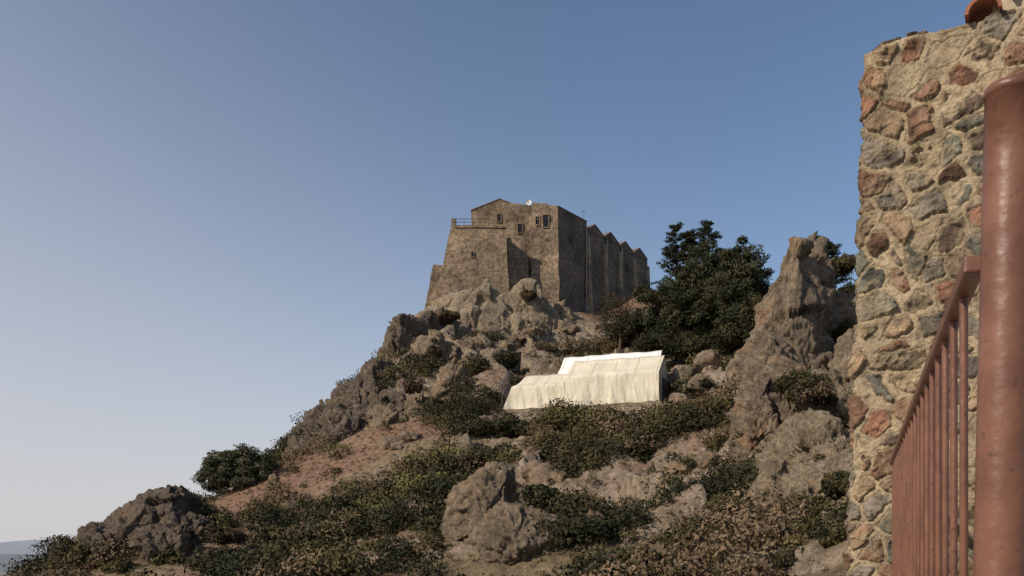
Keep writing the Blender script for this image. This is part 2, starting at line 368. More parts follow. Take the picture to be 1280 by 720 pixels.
# ------------------------------------------------------------------ foliage
def leaves(cen,rad,npc,size,colr,seed,hemi=False,nb=.9):
    r=np.random.default_rng(seed); cen=np.asarray(cen,float); rad=np.asarray(rad,float)
    ids=np.repeat(np.arange(len(cen)),npc); n=len(ids)
    d=r.normal(size=(n,3)); d/=np.linalg.norm(d,axis=1)[:,None]
    if hemi: d[:,2]=np.where(d[:,2]<-.25,-d[:,2],d[:,2])
    rr=r.uniform(.35,1.0,n)**.6
    lump=1+.55*fbm(d*2.2+ids[:,None]*3.7,2,seed)
    p=cen[ids]+d*rad[ids]*(rr*lump)[:,None]
    nn=d*nb+r.normal(size=(n,3))*.65; nn/=np.linalg.norm(nn,axis=1)[:,None]
    t=np.cross(nn,r.normal(size=(n,3))); t/=np.linalg.norm(t,axis=1)[:,None]; b=np.cross(nn,t)
    s=(np.asarray(size)[ids] if np.ndim(size) else size)*r.uniform(.6,1.4,n)
    V=np.stack([p-t*s[:,None],p-b*(s*.55)[:,None],p+t*s[:,None],p+b*(s*.55)[:,None]],1).reshape(-1,3)
    c=np.asarray(colr)[ids]*r.uniform(.8,1.22,n)[:,None]
    return V,np.arange(n*4).reshape(-1,4),np.repeat(c,4,axis=0)
G1=np.array([.064,.056,.026]);G2=np.array([.10,.08,.037]);G3=np.array([.038,.039,.02]);BR=np.array([.14,.098,.06]);G4=np.array([.12,.108,.044])
def scatter():
    n=15000; xx=rng.uniform(-72,62,n); yy=38+ (150-38)*rng.random(n)**.95
    dn=fbm(P3(xx*.17,yy*.17,4.),4,71); dens=sst(-.02,.13,dn)
    bare=np.exp(-(((xx-12)/9)**2+((yy-141)/8)**2))*.7+track(xx,yy)*.96
    keep=rng.random(n)<np.clip(dens*.98+.07-bare,0.022,1)
    rm=np.exp(-(((xx+14)/15)**2+((yy-127)/12)**2)); keep&=rng.random(n)>rm*1.0
    t=(xx-TO[0])*TD[0]+(yy-TO[1])*TD[1]; d=(xx-TO[0])*TN[0]+(yy-TO[1])*TN[1]
    keep&=~((t>-2)&(t<21)&(d>-2.2)&(d<15))
    keep&=~((xx>-18)&(yy>131)&(xx<9)); keep&=~((xx>-16)&(yy>139)&(xx<32)) 
    xx,yy=xx[keep],yy[keep]; h=height(xx,yy); m=len(xx)
    s=np.clip(rng.lognormal(-.50,.58,m)*(1+.8*np.clip(dn[keep]*3,0,1)),.18,2.3)
    rad=np.c_[s*rng.uniform(.85,1.3,m),s*rng.uniform(.85,1.3,m),s*rng.uniform(.6,1.05,m)]
    z=fbm(P3(xx*.08,yy*.08,2.),3,81)[:,None]; a=np.clip(rng.random(m)[:,None]*.7+.15+z*1.1,0,1)
    base=np.where(a<.34,G3,np.where(a<.52,G1,np.where(a<.68,G2,np.where(a<.8,G4,BR))))*rng.uniform(.7,1.3,(m,1))
    npc=(50+170*s**1.5).astype(int)
    print('shrubs',m,npc.sum())
    return leaves(np.c_[xx,yy,h+s*.25],rad,npc,.08+.03*s,base,5,hemi=True)
V,Q,c=scatter(); mesh_np('hillside_shrubs',V,Q,M_leaf,col=c)
def tufts():
    n=9000; r=np.random.default_rng(77); xx=r.uniform(-65,45,n); yy=38+(140-38)*r.random(n)
    t=(xx-TO[0])*TD[0]+(yy-TO[1])*TD[1]; d=(xx-TO[0])*TN[0]+(yy-TO[1])*TN[1]
    k=~((t>-2)&(t<21)&(d>-2.2)&(d<15)); xx,yy=xx[k],yy[k]; h=height(xx,yy); m=len(xx)
    col=np.where(r.random((m,1))<.5,np.array([.23,.165,.095]),np.array([.15,.11,.062]))
    s=r.uniform(.10,.3,m)
    return leaves(np.c_[xx,yy,h+s*.3],np.c_[s,s,s*.9],22,.07,col,6,hemi=True)
V,Q,c=tufts(); mesh_np('dry_grass',V,Q,M_leaf,col=c)
def bush(name,items,cols,seed,lsz=.14,npc=400):
    r=np.random.default_rng(seed); cen=[];rad=[];cc=[]
    for (c,s) in items:
        k=int(9+s[0]*3.5)
        for i in range(k):
            d=r.normal(size=3); d/=np.linalg.norm(d); d[2]=abs(d[2])*.9
            q=np.array(c)+d*np.array(s)*r.uniform(.2,.8); cen.append(q); rad.append(np.array(s)*r.uniform(.2,.45)); cc.append(cols[r.integers(len(cols))]*r.uniform(.7,1.3))
    V,Q,c=leaves(cen,rad,npc,lsz,cc,seed); return mesh_np(name,V,Q,M_leaf,col=c)
def B(u,v,y,w,h): return (sv(u,v,y),(w,w,h))
bush('large_shrubs',[B(590,548,96,3.6,3.2),B(640,545,95,3.5,2.8),B(690,545,94,3.5,2.6),B(610,580,86,3,2.5),B(760,528,97,2.2,1.8),B(830,545,90,3.4,2.4),B(870,525,92,3,2.2),B(790,580,82,3.2,2.),
  B(700,580,84,3,2),B(680,625,70,2.2,1.8),B(760,600,76,2.5,1.6),B(594,470,119,2.4,3.4),B(630,455,125,2.8,2.4),B(545,512,107,1.6,1.5),B(560,590,84,2.4,1.8),B(640,485,119,3,2.3),B(602,505,112,3.0,2.8),B(720,540,95,2.5,1.5),B(850,570,82,2.6,1.8)],[G1,G3,G3],101)
bush('dry_shrubs',[B(662,372,138,1.6,1.6),B(563,398,131,1.8,1.4),B(515,488,105,1.5,1.6),B(545,445,119,1.4,1.5),B(280,675,72,2.0,1.5),B(1010,500,60,2.,1.6)],[BR*.7,G2*.7,BR*.5],102,.12)
bush('large_shrubs.001',[B(950,610,58,1.5,1.3),B(1000,640,50,1.6,1.2),B(1045,610,50,1.2,1.2),B(905,560,76,2.6,1.8),B(1062,390,80,2.5,3.5),B(1058,335,84,2,1.8),B(1050,430,72,1.6,2.4),B(1000,700,40,1.6,1.1),B(900,640,58,2,1.4),B(1030,680,40,1.3,1),B(880,690,48,1.6,1.1),B(960,690,44,1.5,1.),B(1000,490,62,2.4,1.8)],[G1,G2,G3],103,.12)
bush('large_shrubs.002',[B(105,700,76,2.0,1.6),B(150,715,72,2,1.5),B(215,705,72,1.8,1.3),B(350,672,72,2.2,1.1),B(400,690,68,2.4,1.3),B(450,655,75,2.2,1.3),B(500,610,84,2.2,1.5),B(480,690,66,2,1.4),B(540,670,68,2,1.5),B(330,705,67,1.8,1.2)],[G1,G2,G4*.8],104,.13)
bush('large_shrubs.003',[B(790,415,122,4,3.5),B(820,440,112,3.6,2.6),B(860,440,110,4,3),B(910,430,104,3.6,3),B(945,410,98,2.2,4),B(930,460,94,2.6,2),B(870,490,97,2.4,1.6)],[G1,G3,G3],105,.15)

def tree(name,base,H,crown,cols,seed,ncl=55,npc=300,lsz=.17,trunk=.35,clr=(.9,1.9)):
    r=np.random.default_rng(seed); base=np.array(base,float)
    Vs=[];Fs=[];mi=[];cs=[];o=0
    def add(V,Q,m,c):
        nonlocal o
        Vs.append(V);Fs.append(Q+o);mi.append(np.full(len(Q),m));cs.append(np.broadcast_to(c,(len(V),3)));o+=len(V)
    pts=[base+np.array([math.sin(i*.9+seed)*.25*i/3,math.cos(i*1.3+seed)*.2*i/3,H*.62*i/5-.6*(i==0)]) for i in range(6)]
    V,Q=tube(pts,[trunk*(1-.13*i) for i in range(6)]); add(V,Q,0,(.1,.08,.06))
    cen=[];rad=[]
    for i in range(ncl):
        off,rd=crown[r.integers(len(crown))]; d=r.normal(size=3); d/=np.linalg.norm(d)
        c=base+np.array(off)+d*np.array(rd)*r.uniform(.3,1.0); s=r.uniform(*clr)
        cen.append(c); rad.append((s,s,s*.65))
        if i%2==0:
            st=pts[min(5,2+int(r.integers(4)))]; mid=(st+c)/2+np.array([0,0,-.4])+r.normal(size=3)*.3
            V,Q=tube([st,mid,c],[trunk*.35,trunk*.2,trunk*.06],5); add(V,Q,0,(.1,.08,.06))
    cc=[cols[r.integers(len(cols))]*r.uniform(.6,1.4) for _ in cen]
    V,Q,c=leaves(cen,rad,npc,lsz,cc,seed); add(V,Q,1,c)
    return mesh_np(name,np.concatenate(Vs),np.concatenate(Fs),[M_bark,M_leaf],mi=np.concatenate(mi),col=np.concatenate(cs))
T1=np.array([.05,.05,.024]);T3=np.array([.034,.038,.02])
TG=[T3*1.1,T1,T3*1.4,T1*1.3]
tree('carob_tree',sv(885,445,112),15,[((0,0,7),(6.3,5,5.5)),((3.4,0,10.0),(3.4,4,4.4)),((-2.5,0,6),(4,4,4)),((-1,-1,10),(4,4,4.6)),((1,-2,5),(6,3,4)),((5,0,8),(2.6,3,4.4))],TG,201,260,230,.15,clr=(.6,1.5))
tree('carob_tree.001',sv(830,440,118),11,[((0,0,6),(4.6,4.5,4.5)),((1,-1,3),(4,3,3))],TG,202,110,220,.15,clr=(.6,1.4))
tree('carob_tree.002',sv(925,440,104),12,[((0,0,7.),(3.4,4,6.2))],TG,203,105,230,.15,clr=(.6,1.4))
def conifer(name,base,H,w,seed):
    r=np.random.default_rng(seed); base=np.array(base,float); Vs=[];Fs=[];mi=[];cs=[];o=0;cen=[];rad=[]
    V,Q=tube([base-np.array([0,0,.5]),base+np.array([.1,0,H*.5]),base+np.array([0,0,H])],[.3,.18,.04]); Vs.append(V);Fs.append(Q);mi.append(np.zeros(len(Q)));cs.append(np.full((len(V),3),.08));o=len(V)
    for i in range(80):
        t=r.uniform(.3,1); a=r.uniform(0,6.28); L=w*(1.12-t)*r.uniform(.5,1.2)+.25
        p0=base+np.array([0,0,H*t*.97]); p1=p0+np.array([math.cos(a)*L,math.sin(a)*L,L*.35])
        V,Q=tube([p0,p1],[.06,.02],5); Vs.append(V);Fs.append(Q+o);mi.append(np.zeros(len(Q)));cs.append(np.full((len(V),3),.08));o+=len(V)
        for k in (.3,.5,.7,.85,1.0): cen.append(p0+(p1-p0)*k+r.normal(size=3)*.1); rad.append((.42,.42,.2))
    V,Q,c=leaves(cen,rad,34,.11,[T3]*len(cen),seed); Vs.append(V);Fs.append(Q+o);mi.append(np.ones(len(Q)));cs.append(c)
    return mesh_np(name,np.concatenate(Vs),np.concatenate(Fs),[M_bark,M_leaf],mi=np.concatenate(mi),col=np.concatenate(cs))
conifer('pine_tree',sv(845,430,122),16.6,4.2,211)
conifer('pine_tree.001',sv(885,425,120),16.4,5.0,212)
conifer('pine_tree.002',sv(1034,420,92),10,2.8,213)
conifer('pine_tree.003',sv(862,430,121),15.6,4.4,214)
tree('bare_tree',sv(775,432,122),8,[((0,0,4.8),(3,2.5,3.4))],[BR*.6,G2*.6],214,46,60,.1,.22,(.6,1.2))
tree('bare_tree.001',sv(758,428,126),7,[((0,0,4),(2.4,2.5,2.6))],[BR*.6,G3],215,34,60,.1,.2,(.6,1.2))
tree('olive_tree',sv(294,618,98),6.4,[((-1.8,0,2.8),(2.8,2.6,2.6)),((1.4,0,3.7),(3.1,2.4,2.4)),((0,0,2.4),(4.2,2.5,2.2))],[np.array([.105,.105,.06]),np.array([.078,.08,.045])],216,170,240,.12,.25,(.5,1.05))

# ------------------------------------------------------------------ monastery
mon=empty('hilltop_monastery')
def rprism(name,bot,top,mat,amp=.12,cuts=14,seed=3):
    o=prism(name,bot,top,mat,mon); bm=bmesh.new(); bm.from_mesh(o.data)
    bmesh.ops.subdivide_edges(bm,edges=bm.edges[:],cuts=cuts,use_grid_fill=True)
    co=np.array([v.co[:] for v in bm.verts]); dd=np.stack([fbm(co*.5+k*9,4,seed+k) for k in range(3)],-1)*amp*2
    for v,q in zip(bm.verts,co+dd): v.co=q
    bm.to_mesh(o.data); bm.free(); return o
rprism('bastion',[(-12.9,142.2,38),(-.4,142.4,38),(-.6,154,38),(-12.9,154,38)],[(-9.9,143.4,51.6),(-1.0,143.4,51.6),(-1.0,153,51.6),(-9.9,153,51.6)],M_mas)
rprism('bastion_parapet',[(-9.2,143.2,51.5),(-.8,143.2,51.5),(-.8,143.7,51.5),(-9.2,143.7,51.5)],[(-9.2,143.2,51.9),(-.8,143.2,51.95),(-.8,143.7,51.95),(-9.2,143.7,51.9)],M_mas,.08)
rprism('lower_bastion',[(-14.4,143.6,38),(-10,143.6,38),(-10,153,38),(-14.4,153,38)],[(-12.9,144.6,45.9),(-10,144.6,45.9),(-10,152,45.9),(-12.9,152,45.9)],M_mas)
def gable(name,x0,x1,y0,y1,z0,ze,xa,za,mat,parent):
    V=[];
    for yy in (y0,y1): V+=[(x0,yy,z0),(x1,yy,z0),(x1,yy,ze),(xa,yy,za),(x0,yy,ze)]
    return mesh_py(name,V,[(0,1,2,3,4),(9,8,7,6,5),(0,5,6,1),(1,6,7,2),(2,7,8,3),(3,8,9,4),(4,9,5,0)],mat,parent)
gable('church_block',-6.9,3.0,149.6,166,38,56.7,-2.1,58.6,M_mas,mon)
def slab(name,p,q,y0,y1,t,mat,parent,off=.02):
    (x0,z0),(x1,z1)=p,q
    b=[(x0,y0,z0+off),(x1,y0,z1+off),(x1,y1,z1+off),(x0,y1,z0+off)]; tt=[(a,b_,c+t) for a,b_,c in b]
    prism(name,b,tt,mat,parent)
slab('church_roof_l',(-7.0,56.65),(-2.1,58.6),149.5,166.3,.12,M_roof,mon)
slab('church_roof_r',(-2.1,58.6),(3.2,56.6),149.5,166.3,.12,M_roof,mon)
rprism('recess_wall',[(-1.2,148.4,38),(3.6,148.4,38),(3.6,149.55,38),(-1.2,149.55,38)],[(-1.2,148.4,57.6),(3.6,148.4,57.0),(3.6,149.55,57.0),(-1.2,149.55,57.6)],M_mas,.12)
rprism('front_tower',[(3.0,147.0,38),(7.9,147.0,38),(7.9,156,38),(3.,156,38)],[(3.4,147.3,57.2),(7.7,147.3,56.6),(7.7,156,56.6),(3.4,156,57.2)],M_mas,.12)
rprism('ledge_block',[(-.6,145.8,38),(3.28,145.8,38),(3.28,148.3,38),(-.6,148.3,38)],[(-.6,146.4,49.6),(2.4,146.4,48.6),(2.4,148.3,48.6),(-.6,148.3,49.6)],M_mas,.15)
rprism('stair_mass',[(-1.0,144.5,38),(1.2,144.5,38),(1.2,146,38),(-1.,146,38)],[(-1.0,144.8,50.4),(-.2,144.8,50.4),(-.2,146,50.4),(-1.,146,50.4)],M_mas,.12)
d=np.array([.612,.791]); nrm=np.array([.791,-.612]); o0=np.array([7.8,147.9])
def wf(s,dep,z): p=o0+d*s-nrm*dep; return (p[0],p[1],z)
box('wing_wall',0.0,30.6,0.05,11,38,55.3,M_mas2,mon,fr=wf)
def wgable(name,s0,s1,zv,zp,mat):
    sm=s0+(s1-s0)*.4; V=[]
    for dp in (-.06,11.2): V+=[wf(s0,dp,zv-.25),wf(s1,dp,zv-.25),wf(s1,dp,zv),wf(sm,dp,zp),wf(s0,dp,zv)]
    mesh_py(name,V,[(0,1,2,3,4),(9,8,7,6,5),(0,5,6,1),(1,6,7,2),(2,7,8,3),(3,8,9,4),(4,9,5,0)],mat,mon)
    V=[]
    for dp in (-.16,11.4):
        V+=[wf(s0-.02,dp,zv+.02),wf(sm,dp,zp+.03),wf(s1+.02,dp,zv+.02),wf(s1+.02,dp,zv+.12),wf(sm,dp,zp+.13),wf(s0-.02,dp,zv+.12)]
    mesh_py(name+'_roof',V,[(0,1,4,5),(1,2,3,4),(6,11,10,7),(7,10,9,8),(0,6,7,1),(1,7,8,2),(5,4,10,11),(4,3,9,10),(0,5,11,6),(2,8,9,3)],M_roof,mon)
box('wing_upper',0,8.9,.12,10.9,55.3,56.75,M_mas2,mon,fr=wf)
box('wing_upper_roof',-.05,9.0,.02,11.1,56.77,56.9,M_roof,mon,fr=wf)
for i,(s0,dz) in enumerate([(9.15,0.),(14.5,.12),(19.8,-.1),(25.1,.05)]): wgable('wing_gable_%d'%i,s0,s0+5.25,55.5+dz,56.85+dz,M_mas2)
for i,s0 in enumerate([8.6,14.2,19.5,24.8,30.0]):
    prism('buttress_%d'%i,[wf(s0,-1.1,38),wf(s0+.8,-1.1,38),wf(s0+.8,.04,38),wf(s0,.04,38)],[wf(s0,-.3,54.2),wf(s0+.8,-.3,54.2),wf(s0+.8,.04,54.2),wf(s0,.04,54.2)],M_quoin,mon)
def window(x0,x1,y,z0,z1,name,fr=None,frame=True):
    f=fr or (lambda a,b,c:(a,b,c))
    box(name+'_pane',x0,x1,y-.05,y+.1,z0,z1,M_dark,mon,fr=f)
    t=.12; mm=M_mas if fr is None else M_mas2
    box(name+'_l',x0-t,x0-.002,y-.17,y+.1,z0,z1,mm,mon,fr=f); box(name+'_r',x1+.002,x1+t,y-.17,y+.1,z0,z1,mm,mon,fr=f)
    box(name+'_lintel',x0-t,x1+t,y-.17,y+.1,z1+.002,z1+.2,mm,mon,fr=f); box(name+'_sill',x0-t,x1+t,y-.2,y+.1,z0-.15,z0-.002,mm,mon,fr=f)
window(3.95,4.5,147.25,53.4,54.7,'win_a'); window(5.2,6.1,147.25,53.,55.0,'win_b')
window(-2.5,-1.9,149.6,54.8,56.0,'win_d'); window(1.0,1.7,148.35,52.4,53.9,'win_e')
window(-6.6,-6.2,142.95,46.6,47.3,'win_f')
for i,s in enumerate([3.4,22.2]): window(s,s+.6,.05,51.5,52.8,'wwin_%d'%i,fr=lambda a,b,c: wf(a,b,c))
for i,s in enumerate([8.3,15.3,20.5]):
    V,Q=tube([wf(s,-.25,40),wf(s,-.25,55.2)],[.08,.08],8); mesh_np('downpipe_%d'%i,V,Q,M_pipe,parent=mon)
def rods(name,segs,r,mat,parent,seg=6):
    Vs=[];Fs=[];o=0
    for a,b in segs:
        V,Q=tube([a,b],[r,r],seg); Vs.append(V);Fs.append(Q+o);o+=len(V)
    return mesh_np(name,np.concatenate(Vs),np.concatenate(Fs),mat,parent=parent,smooth=True)
sg=[((xx,143.5,51.9),(xx,143.5,53.0)) for xx in np.arange(-9.1,-3.5,1.3)]+[((-9.7,143.5,53.0),(-4,143.5,53.0)),((-9.7,143.5,52.5),(-4,143.5,52.5)),((-9.8,143.5,53.),(-9.8,152,53.)),((-9.8,143.5,52.5),(-9.8,152,52.5))]
sg+=[((-9.8,yy,51.5),(-9.8,yy,53.)) for yy in np.arange(144.5,152,1.2)]
rods('terrace_railing',sg,.045,M_iron,mon)
box('bastion_pier',-9.9,-9.2,143.5,144.3,51.4,53.1,M_mas,mon)
V=[];Fq=[]
for i in range(5):
    for k in range(16):
        a=2*math.pi*k/16; rr=.5*i/4; V.append((2.8+rr*math.cos(a),149.8+.25*(rr/.6)**2*-1,58.1+rr*math.sin(a)))
for i in range(4):
    for k in range(16): Fq.append((i*16+k,i*16+(k+1)%16,(i+1)*16+(k+1)%16,(i+1)*16+k))
mesh_py('dish',V,Fq,M_white,mon,smooth=True)
rods('dish_mast',[((2.8,149.9,56.3),(2.8,149.9,58.2)),((2.8,149.9,58.1),(2.8,149.3,58.1))],.06,M_white,mon)
rods('antenna',[((12.5,153.5,56.9),(12.5,153.5,58.2)),((12.1,153.5,58.0),(12.9,153.5,58.0))],.03,M_iron,mon)
box('chimney',5.2,5.9,149,149.7,56.6,57.5,M_mas,mon)
box('chimney_cap',5.1,6.0,148.9,149.8,57.51,57.63,M_roof,mon)

# ------------------------------------------------------------------ marquee tents
m,nt,b=newmat('tent_canvas',.8,.2)
n1=noise(nt,.7,5,.6); r1=ramp(nt,n1.outputs[0],[(.3,(.59,.52,.39)),(.7,(.71,.65,.52))]); nt.links.new(r1.outputs[0],b.inputs['Base Color']); n2=noise(nt,2.5,4,.5); bump(nt,b,n2.outputs[0],.4,.15)
M_canvas=m
m,nt,b=newmat('tent_canvas_white',.75,.2)
n1=noise(nt,.7,5,.6); r1=ramp(nt,n1.outputs[0],[(.3,(.76,.74,.70)),(.7,(.84,.83,.80))]); nt.links.new(r1.outputs[0],b.inputs['Base Color']); n2=noise(nt,2.,4,.5); bump(nt,b,n2.outputs[0],.3,.1)
M_canvasw=m
def tent(name,t0,t1,d0,d1,zb,ze,zr,mat,hip0=0,hip1=0,seed=1,amp=.42,rise=0):
    par=empty(name)
    prof=[]
    dm=(d0+d1)/2
    for k in range(13): prof.append((d0,zb+(ze-zb)*k/12))
    for k in range(1,11): 
        q=k/10; prof.append((d0-.12+(dm-d0+.12)*q,ze+(zr-ze)*q-.16*math.sin(math.pi*q)))
    for k in range(1,11):
        q=k/10; prof.append((dm+(d1-dm)*q,zr+(ze-zr)*q-.16*math.sin(math.pi*q)))
    for k in range(1,7): prof.append((d1,ze+(zb-ze)*k/6))
    prof=np.array(prof); m_=len(prof); nn=220
    T,J=np.meshgrid(np.linspace(0,1,nn),np.arange(m_),indexing='ij'); T=T.ravel();J=J.ravel().astype(int)
    dep=prof[J,0].copy(); zz=prof[J,1].copy()
    hz=np.clip((zz-zb)/(zr-zb),0,1)
    tt=(t0+hip0*hz)+((t1-hip1*hz)-(t0+hip0*hz))*T
    wall=(zz<ze-.001)
    fold=fbm(P3(tt*.9+zz*.25,zz*.2,seed*1.),4,seed)*amp
    dep+=np.where(J<13,-fold*(1.15-hz)*1.4,np.where(J>32,fold,-fold*.2))
    zz+=np.where(wall,0,np.cos(tt/2.8*2*math.pi)*.03*np.clip((zz-ze)/(zr-ze+.01)+.4,0,1)+fbm(P3(tt*.6,dep*.6,3.),2,seed+2)*.08)
    P=TO+TD*tt[:,None]+TN*dep[:,None]; V=np.c_[P,zz]
    ii=np.arange(nn*m_).reshape(nn,m_)
    Q=np.stack([ii[:-1,:-1],ii[1:,:-1],ii[1:,1:],ii[:-1,1:]],-1).reshape(-1,4)
    mesh_np('canopy',V,Q,mat,smooth=True,parent=par)
    for nm,row in (('end_l',ii[0]),('end_r',ii[-1])):
        mesh_py(nm,[V[k] for k in row],[tuple(range(m_))],mat,par)
    def L(t,dp,z): p=TO+TD*t+TN*dp; return (p[0],p[1],z)
    e=t1+.08
    rods('frame',[(L(e,d0-.05,zb-.4),L(e,d0-.05,ze)),(L(e,d0-.05,ze),L(e-hip1,dm,zr)),(L(e-hip1,dm,zr),L(e,d1,ze)),(L(e,d1,ze),L(e,d1,zb-.4))],.07,M_bark,par)
    for q,t in enumerate(np.linspace(t0+hip0+.3,t1-hip1-.3,5)):
        rods('seam_%d'%q,[(L(t,d0-.16,ze-.03),L(t,dm,zr-.02))],.018,M_canvas,par,5)
    rods('guy_ropes',[(L(t,d0,ze),L(t,d0-1.6,zb-.3)) for t in np.linspace(t0+.3,t1-.2,5)],.012,M_pipe,par,4)
    return par
tent('marquee_tent',0,8.5,0,6,15.75,18.6,20.4,M_canvas,hip0=2.0,seed=3)
tent('marquee_tent.001',7.4,18.9,-.5,6,15.75,19.3,21.7,M_canvas,hip0=.8,seed=5)
tent('marquee_tent.002',4.6,17.2,8,13,17.4,21.6,24.0,M_canvasw,seed=8)
def tf(t,dp,z): p=TO+TD*t+TN*dp; return (p[0],p[1],z)
box('door_panel',18.99,19.06,1.2,4.6,15.8,18.9,M_rockd,D.objects['marquee_tent.001'],fr=tf)
def disp_box(name,x0,x1,y0,y1,z0,z1,mat,fr,amp=.12,seed=4):
    o=box(name,x0,x1,y0,y1,z0,z1,mat,fr=fr)
    bm=bmesh.new(); bm.from_mesh(o.data); bmesh.ops.subdivide_edges(bm,edges=bm.edges,cuts=24,use_grid_fill=True)
    co=np.array([v.co[:] for v in bm.verts]); dd=np.stack([fbm(co*1.3+k*9,3,seed+k) for k in range(3)],-1)*amp*2
    for v,q in zip(bm.verts,co+dd): v.co=q
    bm.to_mesh(o.data); bm.free(); return o
disp_box('retaining_wall',-1.8,20.,-1.9,-1.2,14.0,15.72,M_rockp,tf)

# ------------------------------------------------------------------ near rubble stone wall
def stone_wall():
    Cn=np.array([2.0,5.0]); fd=np.array([.867,-.497]); fn=np.array([-.497,-.867]); bk=-fn
    S0,S1=-.6,2.6; z0,z1=-.75,2.80
    ss=np.arange(S0,S1,.0052); zz=np.arange(z0,z1+.12,.0052)
    Sg,Zz=np.meshgrid(ss,zz); s=Sg.ravel(); zv=Zz.ravel(); n=len(s)
    p=P3(s,zv); ws=s+fbm(p*6,4,2,.55)*.055; wz=zv+fbm(p*6+4,4,3,.55)*.05
    cw,ch=.18,.14
    gx=ws/cw; gz=wz/ch
    f1=np.full(n,9.);f2=np.full(n,9.);cid=np.zeros(n); lx=np.zeros(n); lz=np.zeros(n)
    ix=np.floor(gx); iz=np.floor(gz); zero=np.zeros(n,dtype=np.int64)
    for dx in (-2,-1,0,1,2):
        for dz in (-2,-1,0,1,2):
            cx=(ix+dx).astype(np.int64); cz=(iz+dz).astype(np.int64)
            px=cx+.5+(_h(cx,cz,zero,5)-.5)*.95+.25*(cz%2); pz=cz+.5+(_h(cx,cz,zero,6)-.5)*.9
            ddx=(gx-px)*cw; ddz=(gz-pz)*ch*1.1
            w=_h(cx,cz,zero,7)*.04
            dd=(np.abs(ddx)**2.3+np.abs(ddz)**2.3)**(1/2.3)-w
            m=dd<f1; f2=np.where(m,f1,np.minimum(f2,dd)); cid=np.where(m,cx*1000+cz,cid); lx=np.where(m,ddx,lx); lz=np.where(m,ddz,lz); f1=np.where(m,dd,f1)
    ci_=cid.astype(np.int64)
    r1=_h(ci_,zero,zero,11); r2=_h(ci_,zero+1,zero,12); r3=_h(ci_,zero+2,zero,13); r4=_h(ci_,zero+3,zero,14)
    e=(f2-f1); thr=.012+.028*r2**1.4
    e=e+fbm(p*22,4,15,.6)*.026
    mask=sst(thr,thr+.013,e)*np.where(r3<.12,.12,1)
    rough=fbm(p*14,6,17,.65)
    _,fc,_=voro(P3(s*16,zv*16,.3),27)
    hgt=mask*(.004+.013*r1+(lx*(r2-.5)+lz*(r3-.5))*.24+fc*.014+rough*.013)+rough*.014+fbm(p*50,3,29)*.003+fbm(p*2.2,3,23)*.012
    hgt-=.010*(1-sst(0,.012,np.abs(e-thr)))
    rc=.05
    k=sst(-rc,rc,s)[:,None]
    nrm_end=np.array([-.867,.497]); nn=fn*k+nrm_end*(1-k); nn/=np.linalg.norm(nn,axis=1)[:,None]
    pos=Cn+np.where((s>0)[:,None],fd*s[:,None],bk*(-s)[:,None])
    cr=np.clip(1-np.abs(s)/rc,0,1)**2*.02; pos=pos-nn*cr[:,None]
    pos=pos+nn*hgt[:,None]
    ztop=2.80+fbm(P3(s*5,s*0),3,31)*.03+ .02*mask
    over=np.clip(zv-ztop,0,1); 
    zf=np.minimum(zv,ztop)-over*.15; pos=pos-nn*(over*1.6+np.where(over>0,.015,0))[:,None]
    pos=pos+np.array([-.10,0])*((2.8-zv)/2.98)[:,None]
    pal=np.array([[.215,.11,.07],[.125,.088,.065],[.165,.16,.12],[.25,.188,.12],[.185,.155,.12],[.24,.145,.088],[.14,.128,.10],[.185,.108,.07],[.28,.195,.122]])
    cs=pal[(r1*8.99).astype(int)]*(0.68+.5*r2)[:,None]
    blot=fbm(p*12+8,5,41,.6)[:,None]; cs=cs*(1+blot*1.2)
    smear=sst(.04,.3,fbm(p*9+3,5,43,.65)+(r4-.5)*.3)[:,None]
    mort=np.array([.38,.295,.19])*(1+.45*fbm(p*8,5,45,.65))[:,None]*(1-.35*sst(0.0,.5,fbm(p*2.,3,46)))[:,None]
    mort=mort*(1-.35*sst(.1,.4,fbm(p*30,3,48)))[:,None]
    cs=cs*(1-smear*.55)+mort*.85*smear*.55
    cm=mask[:,None]; colr=np.clip(cs*cm+mort*(1-cm),.01,.9)
    V=np.c_[pos,zf]; a,b=len(zz),len(ss); ii=np.arange(n).reshape(a,b)
    Q=np.stack([ii[:-1,:-1],ii[:-1,1:],ii[1:,1:],ii[1:,:-1]],-1).reshape(-1,4)
    par=empty('rubble_stone_wall')
    mt=mat_col('wall_stone',.93,45.,.68,1.25,.9,.012,160.)
    mesh_np('wall_face',V,Q,mt,col=colr,smooth=True,parent=par)
    mo=mat_simple('lime_mortar',(.42,.34,.23),.95,.25,14,.7,.02)
    def wfr(s_,dp,z): q=Cn+fd*s_+bk*dp; return (q[0],q[1],z)
    box('wall_core',.06,2.55,.08,.6,-.75,2.72,mo,par,fr=wfr)
    box('wall_top_bed',.64,2.55,.02,.6,2.80,2.90,mo,par,bevel=.02,fr=wfr)
    mtile=mat_simple('clay_tile',(.32,.13,.075),.8,.3,12,.5,.01)
    for i in range(9):
        s_=.60+i*.2; Vt=[];Ft=[]; zb=2.845 if i==0 else 2.93
        for j,dp in enumerate((-.07,.1,.3,.5)):
            for ring,rr in ((0,.088),(1,.07)):
                for q in range(13):
                    a_=math.pi*q/12
                    Vt.append(wfr(s_+rr*math.cos(a_),dp,zb-.03+rr*math.sin(a_)*.95+.02*j))
        for j in range(3):
            for q in range(12):
                o=j*26; Ft.append((o+q,o+q+1,o+26+q+1,o+26+q)); Ft.append((o+13+q,o+39+q,o+39+q+1,o+13+q+1))
            for q in (0,12): Ft.append((j*26+q,j*26+26+q,j*26+39+q,j*26+13+q))
        for q in range(12):
            Ft.append((q,13+q,13+q+1,q+1)); o=78; Ft.append((o+q,o+q+1,o+13+q+1,o+13+q))
        mesh_py('barrel_tile_%d'%i,Vt,Ft,mtile,par,smooth=False)
stone_wall()

